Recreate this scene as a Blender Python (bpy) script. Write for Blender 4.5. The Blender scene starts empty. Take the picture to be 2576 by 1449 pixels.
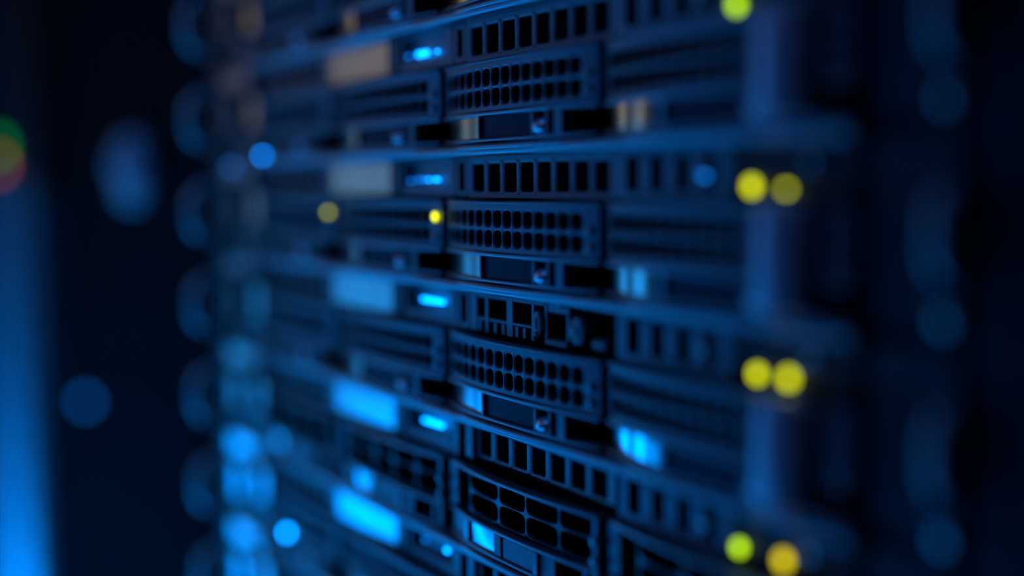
import bpy, math, random
from mathutils import Vector, Matrix
random.seed(7)
S = 0.001            # everything below is written in millimetres
U = 44.45            # height of one rack unit
scene = bpy.context.scene
COL = scene.collection

# ------------------------------------------------------------------ camera
cam_d = bpy.data.cameras.new('camera')
cam = bpy.data.objects.new('camera', cam_d); COL.objects.link(cam)
scene.camera = cam
C0 = Vector((406.957, -212.079, 34.048))
cd = Vector((-0.88437419, 0.46087716, -0.07399016)).normalized()
cr = Vector((0.46288296, 0.88634196, -0.01171747)).normalized()
cu = cr.cross(cd).normalized()
cam.matrix_world = Matrix(((cr.x, cu.x, -cd.x, C0.x*S), (cr.y, cu.y, -cd.y, C0.y*S), (cr.z, cu.z, -cd.z, C0.z*S), (0, 0, 0, 1)))
cam_d.sensor_width = 36.0
cam_d.lens = 3661.5/2576*36.0
cam_d.clip_start = 0.02; cam_d.clip_end = 30
cam_d.dof.use_dof = True
cam_d.dof.focus_distance = 0.455
cam_d.dof.aperture_fstop = 1.9

# ------------------------------------------------------------------ world, lights, exposure
world = bpy.data.worlds.new('world'); scene.world = world
world.use_nodes = True
bg = world.node_tree.nodes['Background']
bg.inputs['Color'].default_value = (0.30, 0.22, 0.62, 1)
bg.inputs['Strength'].default_value = 0.006
scene.view_settings.view_transform = 'Standard'
scene.view_settings.look = 'None'
scene.view_settings.gamma = 1.0
scene.view_settings.exposure = 0.12
scene.view_settings.use_curve_mapping = False

def area(name, loc, target, size, sizey, power, color, spread=180):
    l = bpy.data.lights.new(name, 'AREA'); l.shape = 'RECTANGLE'
    l.size = size*S; l.size_y = sizey*S; l.energy = power; l.color = color
    l.spread = math.radians(spread)
    o = bpy.data.objects.new(name, l); COL.objects.link(o)
    o.location = Vector(loc)*S
    o.rotation_euler = (Vector(target)-Vector(loc)).to_track_quat('-Z', 'Y').to_euler()
    return o
# vertical lamp strips across the aisle: cyan low down, teal at rack height, dim warm white above
def strips(name, z0, z1, radiance, color, cols=((-212, 66), (-365, 100))):
    for y, w in cols:
        A = w*(z1-z0)*1e-6
        area(name, (-1020, y, (z0+z1)/2), (-60, -40 if y > -300 else 0, (z0+z1)/2+(0 if z0 > -150 else 90)), w, z1-z0, math.pi*A*radiance, color)
strips('cyan_strip_light', -660, -204, 6.5, (0.0, 0.26, 1.0), ((-215, 84), (-365, 100)))
strips('faint_cyan_strip_light', -660, -240, 2.2, (0.0, 0.26, 1.0), ((-490, 80),))
strips('teal_strip_light', -190, -40, 1.6, (0.02, 0.36, 1.0))
strips('grey_strip_light', -30, 90, 0.6, (0.28, 0.62, 1.0))
strips('warm_strip_light', 100, 330, 0.55, (1.0, 0.74, 0.34), ((-212, 66), (-398, 34)))
strips('white_strip_light', 100, 330, 0.3, (0.8, 0.85, 1.0), ((-348, 50),))
area('blue_low_fill', (-450, -650, -650), (0, 0, 0), 500, 300, 1.9, (0.0, 0.22, 1.0))  # unseen fill from low in front, added to turn the faces bluer
area('blue_front_fill', (-700, -520, 60), (60, 0, 20), 160, 500, 0.55, (0.0, 0.22, 1.0))  # added frontal fill with no visible source, for bluer fronts
area('blue_neighbour_fill', (-935, -150, -570), (-980, 0, -420), 60, 60, 6.5, (0.0, 0.24, 1.0), 75)  # unseen helper, added to brighten the foot of the left-edge rack
area('dim_purple_fill', (-600, -1500, 1200), (-400, 0, 0), 1500, 900, 0.6, (0.65, 0.35, 0.8))  # unseen fill added to tint the dark background purple
area('blue_overhead_fill', (-100, -450, 900), (0, 0, 0), 500, 300, 0.8, (0.0, 0.22, 1.0))  # unseen blue fill from above the rack

# ------------------------------------------------------------------ materials
def mat(name, color, rough=0.4, metal=0.0, emit=None, strength=0.0, bump=0.0, scale=900.0, spec=0.5, coat=0.0, vary=0.0):
    m = bpy.data.materials.new(name); m.use_nodes = True
    nt = m.node_tree; b = nt.nodes['Principled BSDF']
    b.inputs['Base Color'].default_value = (*color, 1)
    b.inputs['Roughness'].default_value = rough
    b.inputs['Metallic'].default_value = metal
    b.inputs['Specular IOR Level'].default_value = spec
    b.inputs['Coat Weight'].default_value = coat
    if emit:
        b.inputs['Emission Color'].default_value = (*emit, 1)
        b.inputs['Emission Strength'].default_value = strength
    tc = nt.nodes.new('ShaderNodeTexCoord')
    if bump:
        n = nt.nodes.new('ShaderNodeTexNoise'); n.inputs['Scale'].default_value = scale; n.inputs['Detail'].default_value = 3
        nt.links.new(tc.outputs['Object'], n.inputs['Vector'])
        bp = nt.nodes.new('ShaderNodeBump'); bp.inputs['Strength'].default_value = bump; bp.inputs['Distance'].default_value = 0.0002 if bump < 0.8 else 0.0004
        nt.links.new(n.outputs['Fac'], bp.inputs['Height']); nt.links.new(bp.outputs['Normal'], b.inputs['Normal'])
    if not emit:
        n2 = nt.nodes.new('ShaderNodeTexNoise'); n2.inputs['Scale'].default_value = 60; n2.inputs['Detail'].default_value = 5
        nt.links.new(tc.outputs['Object'], n2.inputs['Vector'])
        mr = nt.nodes.new('ShaderNodeMapRange')
        mr.inputs['To Min'].default_value = max(0.02, rough-0.05-vary); mr.inputs['To Max'].default_value = min(1, rough+0.05+vary)
        nt.links.new(n2.outputs['Fac'], mr.inputs['Value']); nt.links.new(mr.outputs['Result'], b.inputs['Roughness'])
    return m
M = {}
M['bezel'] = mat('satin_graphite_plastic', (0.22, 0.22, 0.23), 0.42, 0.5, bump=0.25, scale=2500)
M['powder'] = mat('powder_coated_steel', (0.24, 0.24, 0.25), 0.36, 0.6, bump=0.9, scale=1600)
M['carrier'] = mat('dark_grey_carrier_plastic', (0.20, 0.20, 0.21), 0.42, 0.5, bump=0.3, scale=2600)
M['rail'] = mat('painted_rail_metal', (0.32, 0.32, 0.33), 0.34, 0.6, bump=0.15, scale=2000)
M['chrome'] = mat('satin_chrome', (0.5, 0.5, 0.51), 0.13, 1.0)
M['door'] = mat('matt_black_door', (0.006, 0.006, 0.007), 0.9, 0.0, spec=0.03)
M['plate'] = mat('brushed_label_plate', (0.62, 0.62, 0.63), 0.19, 0.9)
M['gloss'] = mat('smoked_gloss_plastic', (0.018, 0.012, 0.04), 0.5, 0.0, bump=0.15, scale=2600, spec=0.15)
M['satin_grey'] = mat('satin_grey_finish', (0.8, 0.8, 0.8), 0.42, 0.2)
M['bump'] = mat('polished_tab_metal', (0.85, 0.85, 0.85), 0.28, 0.6)
M['grain'] = mat('grained_latch_plastic', (0.20, 0.20, 0.22), 0.34, 0.5, bump=1.0, scale=2200)
M['tab'] = mat('pale_tab_plastic', (0.42, 0.42, 0.42), 0.3, 0.3)
M['inside'] = mat('black_chassis_inside', (0.006, 0.006, 0.007), 0.8, 0.0, spec=0.1)
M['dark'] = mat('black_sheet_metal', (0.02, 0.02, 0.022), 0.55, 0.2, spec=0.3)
M['lens_off'] = mat('clear_indicator_lens', (0.3, 0.3, 0.3), 0.15, 0.2)
M['cyan'] = mat('cyan_status_light', (0, 0, 0), 0.4, emit=(0.0, 0.24, 1.0), strength=7.0)
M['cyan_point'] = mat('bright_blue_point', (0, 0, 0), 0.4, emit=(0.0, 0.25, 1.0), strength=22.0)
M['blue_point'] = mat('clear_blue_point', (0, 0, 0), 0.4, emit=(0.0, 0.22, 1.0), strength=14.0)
M['cyan_dim'] = mat('blue_light_or_glint', (0, 0, 0), 0.4, emit=(0.0, 0.22, 1.0), strength=2.2)
M['yellow'] = mat('yellow_indicator', (0, 0, 0), 0.4, emit=(0.54, 0.58, 0.0), strength=3.8)
M['lime'] = mat('lime_indicator', (0, 0, 0), 0.4, emit=(0.34, 0.60, 0.0), strength=4.0)
M['amber'] = mat('amber_indicator', (0, 0, 0), 0.4, emit=(0.56, 0.44, 0.0), strength=3.6)
M['green'] = mat('green_indicator', (0, 0, 0), 0.4, emit=(0.0, 0.5, 0.06), strength=3.0)
M['orange'] = mat('orange_indicator', (0, 0, 0), 0.4, emit=(0.55, 0.12, 0.02), strength=3.0)
M['floor'] = mat('dark_floor_tile', (0.03, 0.03, 0.035), 0.6, 0.0, spec=0.2)
M['wall'] = mat('dark_wall_paint', (0.02, 0.018, 0.025), 0.9, 0.0, spec=0.1)

# ------------------------------------------------------------------ mesh helpers
class MB:
    def __init__(s): s.v = []; s.f = []
    def add(s, vs, fs):
        n = len(s.v); s.v += [tuple(v) for v in vs]; s.f += [tuple(i+n for i in f) for f in fs]
        return s
    def box(s, x0, x1, y0, y1, z0, z1, ch=0.0):
        """box with chamfered long edges on its front (-y) side"""
        if ch <= 0:
            vs = [(x, y, z) for x in (x0, x1) for y in (y0, y1) for z in (z0, z1)]
            fs = [(0, 1, 3, 2), (4, 6, 7, 5), (0, 4, 5, 1), (2, 3, 7, 6), (0, 2, 6, 4), (1, 5, 7, 3)]
            return s.add(vs, fs)
        a = [(x0+ch, y0, z0+ch), (x1-ch, y0, z0+ch), (x1-ch, y0, z1-ch), (x0+ch, y0, z1-ch)]
        b = [(x0, y0+ch, z0), (x1, y0+ch, z0), (x1, y0+ch, z1), (x0, y0+ch, z1)]
        c = [(x0, y1, z0), (x1, y1, z0), (x1, y1, z1), (x0, y1, z1)]
        fs = [(0, 1, 2, 3), (11, 10, 9, 8)]
        for o in (0, 4):
            for i in range(4):
                j = (i+1) % 4
                fs.append((o+4+i, o+4+j, o+j, o+i))
        return s.add(a+b+c, fs)
    def extrude_x(s, prof, xs, yf=None):
        """closed profile [(y,z)] swept along x samples; yf(x) shifts y"""
        n = len(prof); base = len(s.v); vs = []; fs = []
        for x in xs:
            dy = yf(x) if yf else 0
            vs += [(x, y+dy, z) for y, z in prof]
        for i in range(len(xs)-1):
            for j in range(n):
                k = (j+1) % n
                fs.append((i*n+j, i*n+k, (i+1)*n+k, (i+1)*n+j))
        fs.append(tuple(range(n-1, -1, -1))); fs.append(tuple((len(xs)-1)*n+j for j in range(n)))
        return s.add(vs, fs)
    def cyl_y(s, cx, cz, r, y0, y1, n=24, rim=0.0, rz=None):
        """disc / knob along y, front at y0, rounded rim"""
        rz = rz or r
        rings = [(1.0, y1), (1.0, y0+rim), (1-rim/r*0.35 if rim else 1.0, y0+rim*0.3), (1-rim/r if rim else 0.999, y0)]
        vs = []; fs = []
        for k, y in rings:
            vs += [(cx+r*k*math.cos(2*math.pi*i/n), y, cz+rz*k*math.sin(2*math.pi*i/n)) for i in range(n)]
        for a in range(3):
            for i in range(n):
                j = (i+1) % n
                fs.append((a*n+i, a*n+j, (a+1)*n+j, (a+1)*n+i))
        fs.append(tuple(3*n+i for i in range(n))); fs.append(tuple(n-1-i for i in range(n)))
        return s.add(vs, fs)
    def ball(s, c, rx, ry, rz, n=20, m=12):
        vs = [(c[0], c[1], c[2]+rz)]; fs = []
        for a in range(1, m):
            t = math.pi*a/m
            for i in range(n):
                p = 2*math.pi*i/n
                vs.append((c[0]+rx*math.sin(t)*math.cos(p), c[1]+ry*math.sin(t)*math.sin(p), c[2]+rz*math.cos(t)))
        vs.append((c[0], c[1], c[2]-rz))
        for i in range(n):
            fs.append((0, 1+i, 1+(i+1) % n))
            for a in range(m-2):
                fs.append((1+a*n+i, 1+(a+1)*n+i, 1+(a+1)*n+(i+1) % n, 1+a*n+(i+1) % n))
            fs.append((len(vs)-1, 1+(m-2)*n+(i+1) % n, 1+(m-2)*n+i))
        return s.add(vs, fs)
    def tube(s, pts, r, n=12, ry=None):
        pts = [Vector(p) for p in pts]; vs = []; fs = []
        up = Vector((1, 0, 0.01)).normalized()
        for i, p in enumerate(pts):
            d = (pts[min(i+1, len(pts)-1)]-pts[max(i-1, 0)]).normalized()
            a = d.cross(up).normalized(); b = d.cross(a).normalized()
            vs += [p+a*(r*math.cos(2*math.pi*k/n))+b*((ry or r)*math.sin(2*math.pi*k/n)) for k in range(n)]
        for i in range(len(pts)-1):
            for k in range(n):
                j = (k+1) % n
                fs.append((i*n+k, i*n+j, (i+1)*n+j, (i+1)*n+k))
        fs.append(tuple(range(n-1, -1, -1))); fs.append(tuple((len(pts)-1)*n+k for k in range(n)))
        return s.add(vs, fs)
    def perf(s, xe, ze, th, hw, hh, power, yf=None, rim=0.3, rd=0.35, n=28, skip=()):
        """perforated plate. xe, ze: cell edges; hw, hh: half opening as a fraction of the cell; one opening per cell"""
        yf = yf or (lambda x: 0.0)
        for i in range(len(xe)-1):
            for j in range(len(ze)-1):
                x0, x1, z0, z1 = xe[i], xe[i+1], ze[j], ze[j+1]
                cx, cz = (x0+x1)/2, (z0+z1)/2; w, h = (x1-x0)/2, (z1-z0)/2
                angs = sorted([2*math.pi*k/n for k in range(n)]+[math.atan2(b*h, a*w) % (2*math.pi) for a in (1, -1) for b in (1, -1)])
                ro = []; ra = []; rb = []; rc = []
                for t in angs:
                    c, d = math.cos(t), math.sin(t)
                    k = min(w/abs(c) if abs(c) > 1e-9 else 1e9, h/abs(d) if abs(d) > 1e-9 else 1e9)
                    ro.append((cx+c*k, cz+d*k))
                    a_, b_ = w*hw, h*hh
                    q = (abs(c/a_)**power+abs(d/b_)**power)**(-1.0/power)
                    rb.append((cx+c*q, cz+d*q))
                    a2, b2 = min(a_+rim, w*0.97), min(b_+rim, h*0.97)
                    q2 = (abs(c/a2)**power+abs(d/b2)**power)**(-1.0/power)
                    ra.append((cx+c*q2, cz+d*q2))
                N = len(angs)
                if (i, j) in skip:
                    s.add([(x, yf(x), z) for x, z in ro]+[(cx, yf(cx), cz)], [(k, (k+1) % N, N) for k in range(N)]); continue
                vs = ([(x, yf(x), z) for x, z in ro]+[(x, yf(x), z) for x, z in ra]+[(x, yf(x)+rd, z) for x, z in rb]
                      + [(x, yf(x)+th, z) for x, z in rb]+[(x, yf(x)+th, z) for x, z in ro])
                fs = []
                for a in range(4):
                    for k in range(N):
                        l = (k+1) % N
                        fs.append((a*N+k, a*N+l, (a+1)*N+l, (a+1)*N+k))
                s.add(vs, fs)
        # outer edges
        for (a, b) in ((xe[0], xe[0]), (xe[-1], xe[-1])):
            s.add([(a, yf(a), ze[0]), (a, yf(a), ze[-1]), (a, yf(a)+th, ze[-1]), (a, yf(a)+th, ze[0])], [(0, 1, 2, 3)])
        for z in (ze[0], ze[-1]):
            for i in range(len(xe)-1):
                a, b = xe[i], xe[i+1]
                s.add([(a, yf(a), z), (b, yf(b), z), (b, yf(b)+th, z), (a, yf(a)+th, z)], [(0, 1, 2, 3)])
        return s
    def build(s, name, material, parent=None, loc=None, smooth=True, label=None):
        me = bpy.data.meshes.new(name)
        me.from_pydata([(x*S, y*S, z*S) for x, y, z in s.v], [], s.f)
        import bmesh
        bm = bmesh.new(); bm.from_mesh(me)
        bmesh.ops.remove_doubles(bm, verts=bm.verts, dist=1e-6)
        bmesh.ops.recalc_face_normals(bm, faces=bm.faces)
        bm.to_mesh(me); bm.free()
        me.materials.append(material)
        o = bpy.data.objects.new(name, me); COL.objects.link(o)
        if smooth:
            for p in me.polygons: p.use_smooth = True
            try: me.set_sharp_from_angle(angle=math.radians(32))
            except Exception: pass
        if parent: o.parent = parent
        if loc: o.location = Vector(loc)*S
        if label: o['label'] = label
        return o

def tag(o, label=None, cat=None, group=None, kind=None):
    if label: o['label'] = label
    if cat: o['category'] = cat
    if group: o['group'] = group
    if kind: o['kind'] = kind
    return o
def empty(name, loc):
    o = bpy.data.objects.new(name, None); COL.objects.link(o)
    o.empty_display_size = 0.01; o.location = Vector(loc)*S
    return o
CH = {}
def copy_tree(o, parent=None):
    c = o.copy(); COL.objects.link(c)
    if parent: c.parent = parent
    for k in list(o.children): copy_tree(k, c)
    return c
def frange(a, b, n): return [a+(b-a)*i/n for i in range(n+1)]

# ------------------------------------------------------------------ bowed front of a drive carrier (bay coordinates: x -46.5 .. 54.5)
def bow(x, B=5.0):
    t = (x-2.0)/(48.5 if x < 2 else 55.3)
    if t < 0: return -((B-0.3)*(1-abs(t)**2.4)+0.3)
    return -(B-3.1*abs(t)**2.4)
XL, XR = -46.5, 57.2
XS = frange(XL, XR, 36)
def rx(x0):
    """bay position of something seen at x0 on the bay's flat plane, moved out onto the bowed front"""
    x = x0
    for _ in range(30): x = x0-(407-x0)/212*bow(x)
    return x
P = 105.0
BAYS = [-2*P, -P, 0.0, P]

def round_prof(y0, y1, z0, z1, r=0.5, n=4):
    """rounded front edge profile, front is y0"""
    p = []
    for cx, cz, a0 in ((y0+r, z0+r, 270), (y0+r, z1-r, 180)):
        for k in range(n+1):
            a = math.radians(a0-90*k/n)
            p.append((cx+r*math.cos(a), cz+r*math.sin(a)))
    return p+[(y1, z1), (y1, z0)]

def common_carrier(root, lit=None):
    # beads and lip
    MB().extrude_x(round_prof(-0.9, 5, 9.9, 11.3, 0.6), XS, bow).build('upper_bead', M['rail'], root)
    MB().extrude_x(round_prof(-1.0, 5, 1.6, 2.9, 0.6), XS, bow).build('lower_bead', M['rail'], root)
    MB().extrude_x(round_prof(-1.8, 8, -0.9, 1.2, 0.9), XS, lambda x: bow(x, 5.2)).build('lip', M['rail'], root)
    # back tray
    t = MB()
    t.box(-45.5, 56, 16, 140, 1.5, 26); t.box(-45.9, -44.9, 3.6, 16, 1.5, 26.5); t.box(55.6, 56.6, 3.6, 16, 1.5, 26.5)
    t.box(-45, 53, 5, 16, -0.4, 1.4)
    t.build('drive_body', M['inside'], root)

def make_round_carrier():
    root = empty('drive_carrier', (0, 0, 0))
    f = MB()
    hx = frange(-43.6, 49.7, 14)
    f.perf(hx, [12.6, 18.9, 25.2], 2.2, 0.80, 0.84, 3.4, bow, rim=0.5, rd=0.3)
    for (a, b) in ((XL, hx[0]), (hx[-1], XR)):
        xs = frange(a, b, 4)
        f.extrude_x([(0, 11.5), (0, 27.0), (2.6, 27.0), (2.6, 11.5)], xs, bow)
    for (a, b) in ((11.5, 12.6), (25.2, 27.0)):
        f.extrude_x([(0, a), (0, b), (2.6, b), (2.6, a)], hx, bow)
    f.build('perforated_face', M['carrier'], root)
    edge = MB(); edge.extrude_x(round_prof(-0.7, 2.6, 26.4, 27.6, 0.5), XS, bow); edge.build('top_rim', M['carrier'], root)
    common_carrier(root)
    xr = rx(48.7)
    for z in (19.4, 14.6):
        r = MB().cyl_y(xr, z, 1.5, bow(xr)-0.8, bow(xr)+0.5, rim=0.35).build('indicator_ring', M['tab'], root)
        MB().cyl_y(xr, z, 0.9, bow(xr)-1.0, bow(xr), rim=0.3).build('indicator_lens', M['lens_off'], r)
    e1, e2, e3, e4, e5, e6 = rx(-21.2), rx(-20.3), rx(15.0), rx(27.0), rx(28.6), rx(34.8)
    sec = [(0.2, 3.0), (0.2, 9.8), (2, 9.8), (2, 3.0)]
    tilt = lambda x: bow(x)-0.02*(x-e1)+0.1
    MB().extrude_x(sec, frange(-45, e1, 20), tilt).build('chrome_latch_end', M['chrome'], root, label='mirror-like chrome end of the latch')
    MB().extrude_x(round_prof(-0.9, 2, 2.9, 9.9, 0.3), [e1, e2], bow).build('latch_rib', M['rail'], root)
    MB().extrude_x(sec, frange(e2, e3, 14), bow).build('latch_panel', M['gloss'], root, label='smooth smoked latch panel')
    tb = MB(); y = bow((e3+e4)/2); xm = (e3+e4)/2
    tb.box(e3, e3+1.8, y-1.2, y+3, 2.9, 9.9, 0.3); tb.box(e4-1.6, e4, y-1.2, y+3, 2.9, 9.9, 0.3)
    tb.box(e3+1.8, e4-1.6, y+1.8, y+3, 2.9, 9.9)
    t = tb.build('release_tab', M['bezel'], root)
    MB().ball((xm+0.3, y+0.2, 5.2), 4.3, 3.0, 2.6).build('thumb_bump', M['bump'], t, label='pale rounded thumb rest')
    MB().box(e5, e6, bow(e5)-0.6, bow(e5)+3, 1.4, 10.0, 0.4).build('latch_post', M['bezel'], root)
    return root

def make_star_carrier():
    root = empty('drive_carrier', (0, 0, 0))
    f = MB()
    nd = [rx(v) for v in (-35.5, -14.0, 4.8, 26.4, 48.0)]
    yb = lambda x: bow(x)+1.4
    f.perf(nd, [12.4, 19.4, 26.0], 1.4, 0.97, 0.945, 4.6, yb, rim=0.25, rd=0.3, n=48)
    f.build('star_mesh_face', M['carrier'], root)
    MB().extrude_x(round_prof(-0.6, 3.4, 25.9, 27.2, 0.55), XS, bow).build('top_rim', M['rail'], root)
    MB().box(-44.5, -38.0, bow(-41)-0.4, bow(-41)+3.4, 12, 27, 0.5).build('side_post', M['carrier'], root)
    common_carrier(root)
    c0, c1 = rx(49.5), XR
    e = MB().box(c0, c1, bow(c0)-0.9, bow(c0)+4, 3.0, 27.4, 0.8).build('indicator_column', M['carrier'], root)
    for z in (19.8, 14.2):
        MB().cyl_y((c0+c1)/2+0.6, z, 1.9, bow(c0)-1.9, bow(c0), rim=0.5, rz=1.5).build('indicator_lens', M['lens_off'], e)
    q = rx(42.5)
    MB().box(q, q+3.5, bow(q)-0.2, bow(q)+3, 1.5, 12, 1.0).build('small_post', M['carrier'], root)
    g0, g1, g2, g3, g4, g5, g6, g7 = [rx(v) for v in (-37.5, -35.5, -33.0, -14.3, -9.7, -8.0, 13.8, 26.2)]
    def seg(name, m, a, b, f_, lb=None, n=8):
        return MB().extrude_x(round_prof(f_, 2, 3.0, 9.8, 0.3), frange(a, b, n), bow).build(name, M[m], root, label=lb)
    seg('latch_frame', 'bezel', -45, g1, 0.0)
    seg('latch_rib', 'tab', g1, g2, -0.9, n=2)
    seg('chrome_latch_end', 'chrome', g2, g3, 0.2, 'mirror-like chrome end of the latch', 12)
    seg('grained_block', 'grain', g3, g4, -0.4, n=4)
    seg('latch_panel', 'grain', g5, g6, -0.2, 'grained blue-lit latch panel', 10)
    seg('latch_rib', 'tab', g6+0.2, g6+2.6, -1.2, n=2)
    seg('latch_post', 'bezel', g6+2.8, g7, -0.2, n=5)
    return root

# ------------------------------------------------------------------ one server
def make_server(kind):
    """kind: 'slots' | 'ports' | 'coarse'"""
    root = empty('rack_server', (0, 0, 0))
    c = MB()
    c.box(-262, 166, 9, 400, 42.2, 43.4); c.box(-262, 166, 9, 400, 0.2, 1.2)
    c.box(-260, -259, 9, 400, 1.2, 42.2); c.box(165, 166, 3, 400, 1.2, 42.2)
    c.box(-261, 165, 150, 151, 1.2, 42.2)
    c.box(-261, 165, 12, 13, 28.4, 42.2)
    for b in BAYS[1:]: c.box(b-50.0, b-47.6, 7, 150, 1.2, 28.4)
    c.box(-261, 165, 5, 150, 27.9, 28.4)
    c.build('chassis', M['inside'], root)
    # long front rail at the top of the unit
    rp = round_prof(-5.5, 6, 41.9, 45.6, 1.5, 6)
    r = MB().extrude_x(rp, [-255.8, -254.5]+frange(-252, 160, 20)+[163, 164.6, 165.4]).build('front_rail', M['rail'], root)
    # bay 3 grille
    if kind == 'slots':
        g = MB()
        xe = frange(-28.7, 61.0, 8)
        g.perf(xe, [29.4, 40.4], 2.2, 0.72, 0.84, 14, None, rim=0.6, rd=0.35, n=36)
        g.box(-30.4, -28.7, 0, 2.2, 28.4, 41.8); g.box(61, 62.4, 0, 2.2, 28.4, 41.8)
        g.box(-28.7, 61, 0, 2.2, 40.4, 41.8); g.box(-28.7, 61, 0, 2.2, 28.4, 29.4)
        g.build('slotted_grille', M['powder'], root)
    elif kind == 'coarse':
        g = MB()
        xe = frange(-25.4, 60.0, 7)
        g.perf(xe, [31.2, 42.0], 2.6, 0.70, 0.86, 14, lambda x: -0.6, rim=0.6, rd=0.35, n=36)
        g.box(-31.4, -25.4, -2.2, 2, 30.0, 41.8, 0.6); g.box(60, 62.4, -0.6, 2, 31.2, 42.0)
        g.build('slotted_grille', M['powder'], root)
    else:
        g = MB()
        # port frame: strips leaving three openings
        z0, z1 = 28.6, 41.8
        for a, b in ((-30.4, -25.4), (-19.4, -17.0), (-4.2, 0.4), (12.6, 14.6), (21.0, 23.0)):
            g.box(a, b, 0, 2.4, z0, z1, 0.3)
        g.box(-25.4, 21, 0.05, 2.35, 40.0, 41.75, 0.3); g.box(-25.4, 21, 0.05, 2.35, 32.4, 33.6, 0.3)
        for x in (-25, -13.5, -8.0, 1.5, 6.5, 12): g.box(x, x+2.4, 0.1, 2.3, 28.8, 32.5, 0.3)
        g.box(23.0, 36.2, 0.1, 2.3, 38.4, 41.7, 0.4); g.box(22.4, 36.2, -0.8, 2.3, 28.4, 30.6, 0.5); g.box(34.4, 36.4, 0, 2.4, 30.6, 38.4, 0.3)
        g.build('port_frame', M['bezel'], root)
        k = MB().cyl_y(18.0, 34.4, 2.9, -1.2, 1.5, rim=0.6, rz=4.3).build('power_button', M['bezel'], root)
        MB().box(17.5, 18.5, -1.4, -1.1, 33, 36.4, 0.1).build('button_mark', M['dark'], k)
        MB().ball((18.0, -1.2, 31.6), 1.1, 0.8, 0.9).build('button_light', M['tab'], k)
        sc = MB().cyl_y(41.8, 34.2, 4.3, -0.9, 2, rim=0.5).build('round_screw', M['bezel'], root)
        cr_ = MB()
        for a in (45, 135):
            ca, sa = math.cos(math.radians(a)), math.sin(math.radians(a))
            for sgn in (1, -1):
                cr_.add([(41.8+sgn*ca*3-sa*0.35, -1.0, 34.2+sgn*sa*3+ca*0.35), (41.8+sgn*ca*3+sa*0.35, -1.0, 34.2+sgn*sa*3-ca*0.35), (41.8+sa*0.35, -1.0, 34.2-ca*0.35), (41.8-sa*0.35, -1.0, 34.2+ca*0.35),
                         (41.8+sgn*ca*3-sa*0.35, -0.8, 34.2+sgn*sa*3+ca*0.35), (41.8+sgn*ca*3+sa*0.35, -0.8, 34.2+sgn*sa*3-ca*0.35), (41.8+sa*0.35, -0.8, 34.2-ca*0.35), (41.8-sa*0.35, -0.8, 34.2+ca*0.35)],
                        [(0, 1, 2, 3), (7, 6, 5, 4), (0, 4, 5, 1), (1, 5, 6, 2), (2, 6, 7, 3), (3, 7, 4, 0)])
        cr_.build('screw_slot', M['dark'], sc)
        MB().ball((32.3, -0.6, 41.2), 2.0, 1.2, 1.0).build('small_catch', M['tab'], root)
        MB().box(50, 58, -0.8, 2.3, 29.5, 33.0, 1.0).build('small_latch', M['bezel'], root)
    # narrow slot panel and display panel left of it
    n = MB()
    n.box(-40.4, -37.8, 0, 2.4, 28.6, 41.8, 0.3); n.box(-33.4, -31.0, 0, 2.4, 28.6, 41.8, 0.3)
    n.box(-37.8, -33.4, 0, 2.4, 28.6, 30.8, 0.3); n.box(-37.8, -33.4, 0, 2.4, 40.2, 41.8, 0.3)
    if kind != 'coarse': n.build('narrow_slot', M['bezel'], root)
    d = MB()
    d.box(-88, -84.6, 0, 3, 28.6, 41.8, 0.3); d.box(-46.6, -41.2, 0, 3, 28.6, 41.8, 0.3)
    d.box(-84.6, -46.6, 0, 3, 28.6, 32.6, 0.3); d.box(-84.6, -46.6, 0, 3, 40.8, 41.8, 0.3)
    d.box(-84.6, -46.6, 3, 3.4, 32.6, 40.8)
    d.build('display_panel', M['bezel'], root)
    pl = MB().box(-157, -95.5, -0.6, 3, 28.9, 41.6, 0.6).build('label_plate', M['plate'], root, label='bright satin metal label plate')
    MB().box(-94, -89, -0.8, 3, 28.8, 41.6, 0.5).build('panel_rib', M['bezel'], root)
    MB().box(-94, -91, 0, 2.5, 26, 28.8).build('panel_foot', M['bezel'], root)
    # right-hand strip above bay 4
    g = MB()
    xe = frange(65.4, 113.4, 4)
    g.perf(xe, [29.8, 41.0], 2.4, 0.52, 0.86, 10, None, rim=0.3, rd=0.3, n=32)
    g.box(63.0, 65.4, 0, 2.4, 28.4, 42.0); g.box(113.4, 116, 0, 2.4, 28.4, 42.0)
    g.box(65.4, 113.4, 0, 2.4, 41, 42.0); g.box(65.4, 113.4, 0, 2.4, 28.4, 29.8)
    g.build('side_grille', M['bezel'], root)
    MB().box(116.2, 162, 0.4, 3, 28.6, 41.8, 0.3).build('indicator_panel', M['dark'], root)
    MB().cyl_y(106, 35.2, 1.3, -1.6, 0.5, rim=0.5).build('small_screw', M['chrome'], root)
    MB().cyl_y(148, 37.2, 1.6, -1.2, 0.5, rim=0.5).build('small_screw', M['chrome'], root)
    # made-up rounded column for the blue reflection under the indicators
    hc = [(144+9*math.cos(math.radians(t)), -4.5-7*math.sin(math.radians(t))) for t in range(0, 181, 15)]
    m_ = MB(); n_ = len(hc)
    lv = []
    for z, kx in ((2.2, 0.7), (3.5, 0.95), (5, 1), (24, 1), (27, 0.9), (28.8, 0.6)):
        lv += [(144+(x-144)*kx, -4.5+(y+4.5)*kx, z) for x, y in hc]
    fs_ = [(a*n_+i, a*n_+i+1, (a+1)*n_+i+1, (a+1)*n_+i) for a in range(5) for i in range(n_-1)]
    fs_ += [(a*n_+n_-1, a*n_, (a+1)*n_, (a+1)*n_+n_-1) for a in range(5)]+[tuple(range(n_)), tuple(5*n_+i for i in reversed(range(n_)))]
    m_.add(lv, fs_).build('added_glint_column', M['satin_grey'], root)
    # left strip above bay 1
    g = MB()
    xe = frange(-256, -166, 8)
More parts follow.
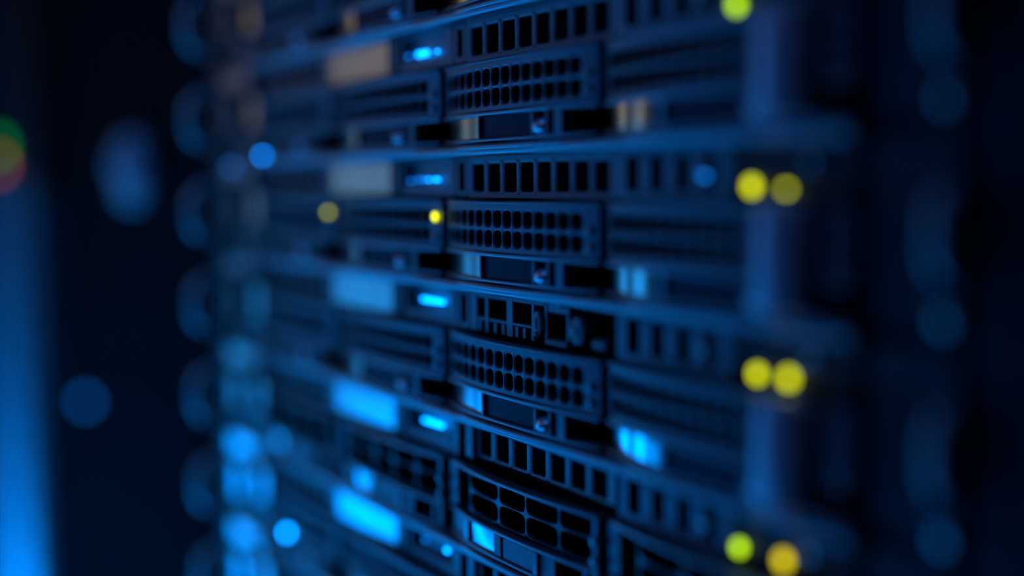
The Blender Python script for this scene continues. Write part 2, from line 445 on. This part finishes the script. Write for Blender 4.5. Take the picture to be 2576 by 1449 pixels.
    g.perf(xe, [29.8, 41.0], 2.4, 0.6, 0.86, 10, None, rim=0.3, rd=0.3, n=32)
    g.box(-260, -256, 0, 2.4, 28.4, 42.0); g.box(-166, -159, 0, 2.4, 28.4, 42.0)
    g.box(-256, -166, 0, 2.4, 41, 42.0); g.box(-256, -166, 0, 2.4, 28.4, 29.8)
    g.build('side_grille', M['bezel'], root)
    # ears
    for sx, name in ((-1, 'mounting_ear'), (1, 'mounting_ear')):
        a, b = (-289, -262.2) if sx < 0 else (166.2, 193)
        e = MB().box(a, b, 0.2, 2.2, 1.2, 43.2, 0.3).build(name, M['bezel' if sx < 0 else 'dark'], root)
        if sx < 0:
            MB().box(-262.5, -247, -3.4, -1.4, 15, 31.5, 0.5).build('ear_catch', M['plate'], e, label='pale upright catch on the left ear')
            MB().box(-284, -271.5, -7.5, 0.4, 14, 31.5, 0.8).build('ear_plate', M['plate' if kind == 'coarse' else 'bezel'], e)  # pale glossy plate on coarse units puts the lower light into the material
            pts = [(-286.5, -13, 8.0), (-286.0, -18, 8.6), (-285, -22, 11), (-285, -24, 15), (-285, -24, 26), (-285, -22, 30), (-286, -18, 32.4), (-286.5, -13, 33)]
            h = MB().tube(pts, 2.9, 14, 3.6).build('pull_handle', M['bump'], e)
            for hz_ in (8.0, 33.0):
                MB().tube([(-287, 1, hz_), (-286.5, -14, hz_)], 1.6, 12).build('handle_arm', M['rail'], h)
            MB().box(-300, -256.4, -3.6, 0.1, 34.2, 43.2, 0.5).build('ear_bar', M['plate' if kind == 'coarse' else 'rail'], e)  # lower bars paler too: stronger light there is put into the material
        else:
            MB().tube([(190.0, 0.3, 14.5), (190.0, -2.5, 15.5), (190.0, -3.5, 18), (190.0, -3.5, 26), (190.0, -2.5, 28.5), (190.0, 0.3, 29.5)], 2.6, 14).build('ear_catch', M['satin_grey'], e, label='satin grey upright catch')
            MB().cyl_y(190.0, 3.6+1.5, 2.2, -2.0, 0.3, rim=0.6).build('ear_screw', M['bump'], e)
    return root

# kinds per unit, top to bottom; unit index k sits at z = (1-k)*U
units = {-1: 'slots', 0: 'slots', 1: 'slots', 2: 'ports', 3: 'coarse', 4: 'coarse', 5: 'coarse'}
order = {-1: 'topmost', 0: 'second', 1: 'third', 2: 'fourth', 3: 'fifth', 4: 'sixth', 5: 'lowest'}
slabel = {-1: 'dark rack server at the very top of the stack, cut off by the frame',
          0: 'dark slotted rack server with a yellow-lit label plate, second from the top',
          1: 'dark slotted rack server with a row of small blue status dots, third from the top',
          2: 'dark rack server with square ports and oval power button, fourth from the top',
          3: 'dark rack server with coarse star-mesh drive carriers, fifth from the top',
          4: 'dark rack server with the lowest of the glowing cyan label plates, second from the bottom',
          5: 'dark rack server at the very bottom left corner of the stack'}
proto = {}
servers = {}
for k, kind in units.items():
    if kind in proto: r = copy_tree(proto[kind])
    else: r = make_server(kind); proto[kind] = r
    servers[k] = r
for k, r in servers.items():
    r.location = (0, 0, (1-k)*U*S)
    tag(r, slabel[k], 'server', 'rack servers stacked in the rack')

# status lights in the display panels
def light(k, name, x0, x1, z0, z1, m, y=-0.2):
    MB().box(x0, x1, y, y+0.8, z0, z1, 0.15).build(name, M[m], servers[k])
light(0, 'status_light_or_glint', -79.5, -78.0, 33.8, 34.8, 'cyan_dim'); light(0, 'status_light_or_glint', -71, -62, 33.6, 35.2, 'cyan'); light(0, 'status_light_or_glint', -54.5, -53.4, 33.8, 34.6, 'cyan')
light(1, 'status_light_or_glint', -79.0, -77.6, 33.6, 34.6, 'cyan_dim')
for x, w, m in ((-72.5, .6, 'cyan_dim'), (-69.5, .6, 'cyan_dim'), (-67, 1.0, 'cyan_dim'), (-63.4, 1.2, 'cyan'), (-58, 3.6, 'cyan')):
    light(1, 'status_light_or_glint', x, x+w, 34.0, 35.0, m)
light(2, 'status_light_or_glint', -70, -52.2, 35.6, 36.9, 'cyan')
light(3, 'status_light_or_glint', -70.5, -54.2, 36.2, 37.5, 'cyan')
light(4, 'status_light_or_glint', -71.5, -70.2, 36.6, 37.6, 'cyan_dim'); light(4, 'status_light_or_glint', -53.6, -51.2, 36.6, 38.0, 'cyan')
def dot(k, name, x, z, m, r=1.5, y=-0.8):
    MB().ball((x, y, z), r, 1.0, r, 16, 10).build(name, M[m], servers[k])
dot(0, 'indicator_light_or_glint', 119.5, 30.8, 'lime', 1.7)
dot(1, 'indicator_light_or_glint', 125.6, 31.9, 'yellow', 1.7); dot(1, 'indicator_light_or_glint', 138.6, 31.2, 'yellow', 0.8)
dot(2, 'indicator_light_or_glint', 127.8, 31.6, 'yellow', 1.6); dot(2, 'indicator_light_or_glint', 139.6, 31.9, 'yellow', 1.7)
dot(3, 'indicator_light_or_glint', 120.6, 32.3, 'lime', 1.6); dot(3, 'indicator_light_or_glint', 137.8, 33.0, 'amber', 1.8)

dot(1, 'status_light_or_glint', 106.5, 34.6, 'cyan_dim', 0.9, -0.9); dot(1, 'status_light_or_glint', -285, 42, 'cyan_dim', 1.3, -4.5)  # first dot glows in place of the glint on the small screw
dot(0, 'status_light_or_glint', -230.4, 1.9, 'blue_point', 0.9, -6.4); dot(4, 'status_light_or_glint', -209.5, 11.0, 'cyan_point', 1.6, -6)
# ------------------------------------------------------------------ drive carriers, four to a server
ph = make_round_carrier(); st = make_star_carrier()
bayname = ['leftmost', 'second', 'third', 'rightmost']
first = {'r': True, 's': True}
carriers = {}
for k in units:
    for b, bx in enumerate(BAYS):
        t = 's' if k == 3 else 'r'
        src = st if t == 's' else ph
        if first[t]: c = src; first[t] = False; fresh = True
        else: c = None
        carriers[(k, b)] = (t, c)
for key, (t, c) in list(carriers.items()):
    if c is None: c = copy_tree(st if t == 's' else ph)
    carriers[key] = c
for (k, b), c in carriers.items():
    c.location = (BAYS[b]*S, 0, (1-k)*U*S)
    what = 'star-mesh drive carrier' if k == 3 else 'drive carrier with two rows of rounded holes'
    tag(c, '%s, %s bay of the %s server' % (what, bayname[b], order[k]), 'drive carrier', 'drive carriers in the servers')
def cdot(k, b, x, z, m, r):
    y = bow(x)-0.9
    MB().ball((x, y, z), r, 0.8, r, 16, 10).build('indicator_light_or_glint', M[m], carriers[(k, b)])
cdot(1, 1, rx(50.2), 21.8, 'yellow', 1.5)
carriers[(1, 1)]['label'] = 'drive carrier with a lit yellow indicator, second bay of the third server'
cdot(1, 0, rx(50.2), 21.8, 'yellow', 0.9)
carriers[(1, 0)]['label'] = 'blurred drive carrier with a faint yellow-green indicator, leftmost bay of the third server'

# ------------------------------------------------------------------ rack frame
rk = empty('server_rack', (0, 0, 0))
for x0, x1 in ((-300, -264), (168, 205)):
    p_ = MB().box(x0, x1, 2.6, 7, -1000, 900, 0.3)
    p_.build('rack_post', M['dark'], rk)
MB().box(-330, -300.2, 0, 500, -1000, 900, 1).build('side_panel', M['dark'], rk)
MB().box(205.2, 235, 4, 500, -1000, 900, 1).build('side_panel', M['dark'], rk)
MB().box(-330, 235, 0, 500, 900.2, 930, 1).build('top_panel', M['dark'], rk)
MB().box(-330, 235, 0, 500, -1030, -1000.2, 1).build('bottom_panel', M['dark'], rk)
tag(rk, 'black steel rack frame holding the stack of servers', 'rack')

# closed dark rack next along the row
dr = empty('server_rack', (-590, 0, 0))
def dpart(name, m, *a): return MB().box(*a).build(name, M['door'], dr)
dpart('side_panel', 'dark', 235, 259, 12, 500, -1000, 900, 1)
dpart('side_panel', 'dark', -232, -215, 12, 500, -1000, 900, 1)
dd = dpart('front_door', 'dark', -214.5, 234.5, 8, 14, -998, 898, 2)
for z in range(-960, 900, 120):
    MB().box(-205, 215, 6.6, 8, z, z+80, 0.6).build('door_panel', M['door'], dd)
lt = MB().box(52, 94, -6, 8, 20, 66, 7).build('door_latch', M['satin_grey'], dd)
MB().ball((75, -8, 46), 9, 5, 9).build('latch_button', M['satin_grey'], lt)
MB().ball((120, -2, 36), 9, 9, 10).build('lock_knob', M['satin_grey'], dd)
MB().ball((-118, 5, -129), 3.5, 3.0, 3.5).build('indicator_light_or_glint', M['cyan_dim'], dd)  # glowing ball stands in for a blue glint on the door
tag(dr, 'closed black rack with a bluish round door latch, left of the stacked servers', 'rack')

# open rack further along the row
nr = empty('server_rack', (-1055, 0, 0))
def npart(name, m, *a): return MB().box(*a).build(name, M[m], nr)
npart('rack_post', 'rail', 190, 229, -16, 30, -1000, 26, 6)  # pale lower post, dark upper one: lit area put into the materials
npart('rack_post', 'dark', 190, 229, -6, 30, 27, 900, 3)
npart('side_panel', 'dark', 200, 229, 30.2, 500, -1000, 900, 1)
npart('side_panel', 'dark', -330, -300, 4, 500, -1000, 900, 1)
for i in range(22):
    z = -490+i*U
    npart('blanking_panel', 'rail' if z < 20 else 'dark', -290, 188, 0, 6, z+1, z+U-1, 1.2)  # panels turn black higher up, painting in the unlit part
MB().ball((3, -3, 72), 6, 3, 6).build('indicator_light_or_glint', M['green'], nr)
MB().ball((1, -3, 54), 6, 3, 6).build('indicator_light_or_glint', M['orange'], nr)
tag(nr, 'blurred rack glowing blue at the left edge of the picture', 'rack')

# ------------------------------------------------------------------ room
def plane(name, vs, m):
    me = bpy.data.meshes.new(name); me.from_pydata([tuple(c*S for c in v) for v in vs], [], [(0, 1, 2, 3)]); me.materials.append(M[m])
    o = bpy.data.objects.new(name, me); COL.objects.link(o); o['kind'] = 'structure'; return o
plane('floor', [(-4000, -2000, -1031), (2500, -2000, -1031), (2500, 1500, -1031), (-4000, 1500, -1031)], 'floor')
plane('ceiling', [(-4000, -2000, 1600), (2500, -2000, 1600), (2500, 1500, 1600), (-4000, 1500, 1600)], 'wall')
plane('wall_left', [(-4000, -2000, -1031), (-4000, 1500, -1031), (-4000, 1500, 1600), (-4000, -2000, 1600)], 'wall')
plane('wall_back', [(-4000, 1500, -1031), (2500, 1500, -1031), (2500, 1500, 1600), (-4000, 1500, 1600)], 'wall')
plane('wall_right', [(2500, 1500, -1031), (2500, -2000, -1031), (2500, -2000, 1600), (2500, 1500, 1600)], 'wall')
plane('wall_front', [(2500, -2000, -1031), (-4000, -2000, -1031), (-4000, -2000, 1600), (2500, -2000, 1600)], 'wall')
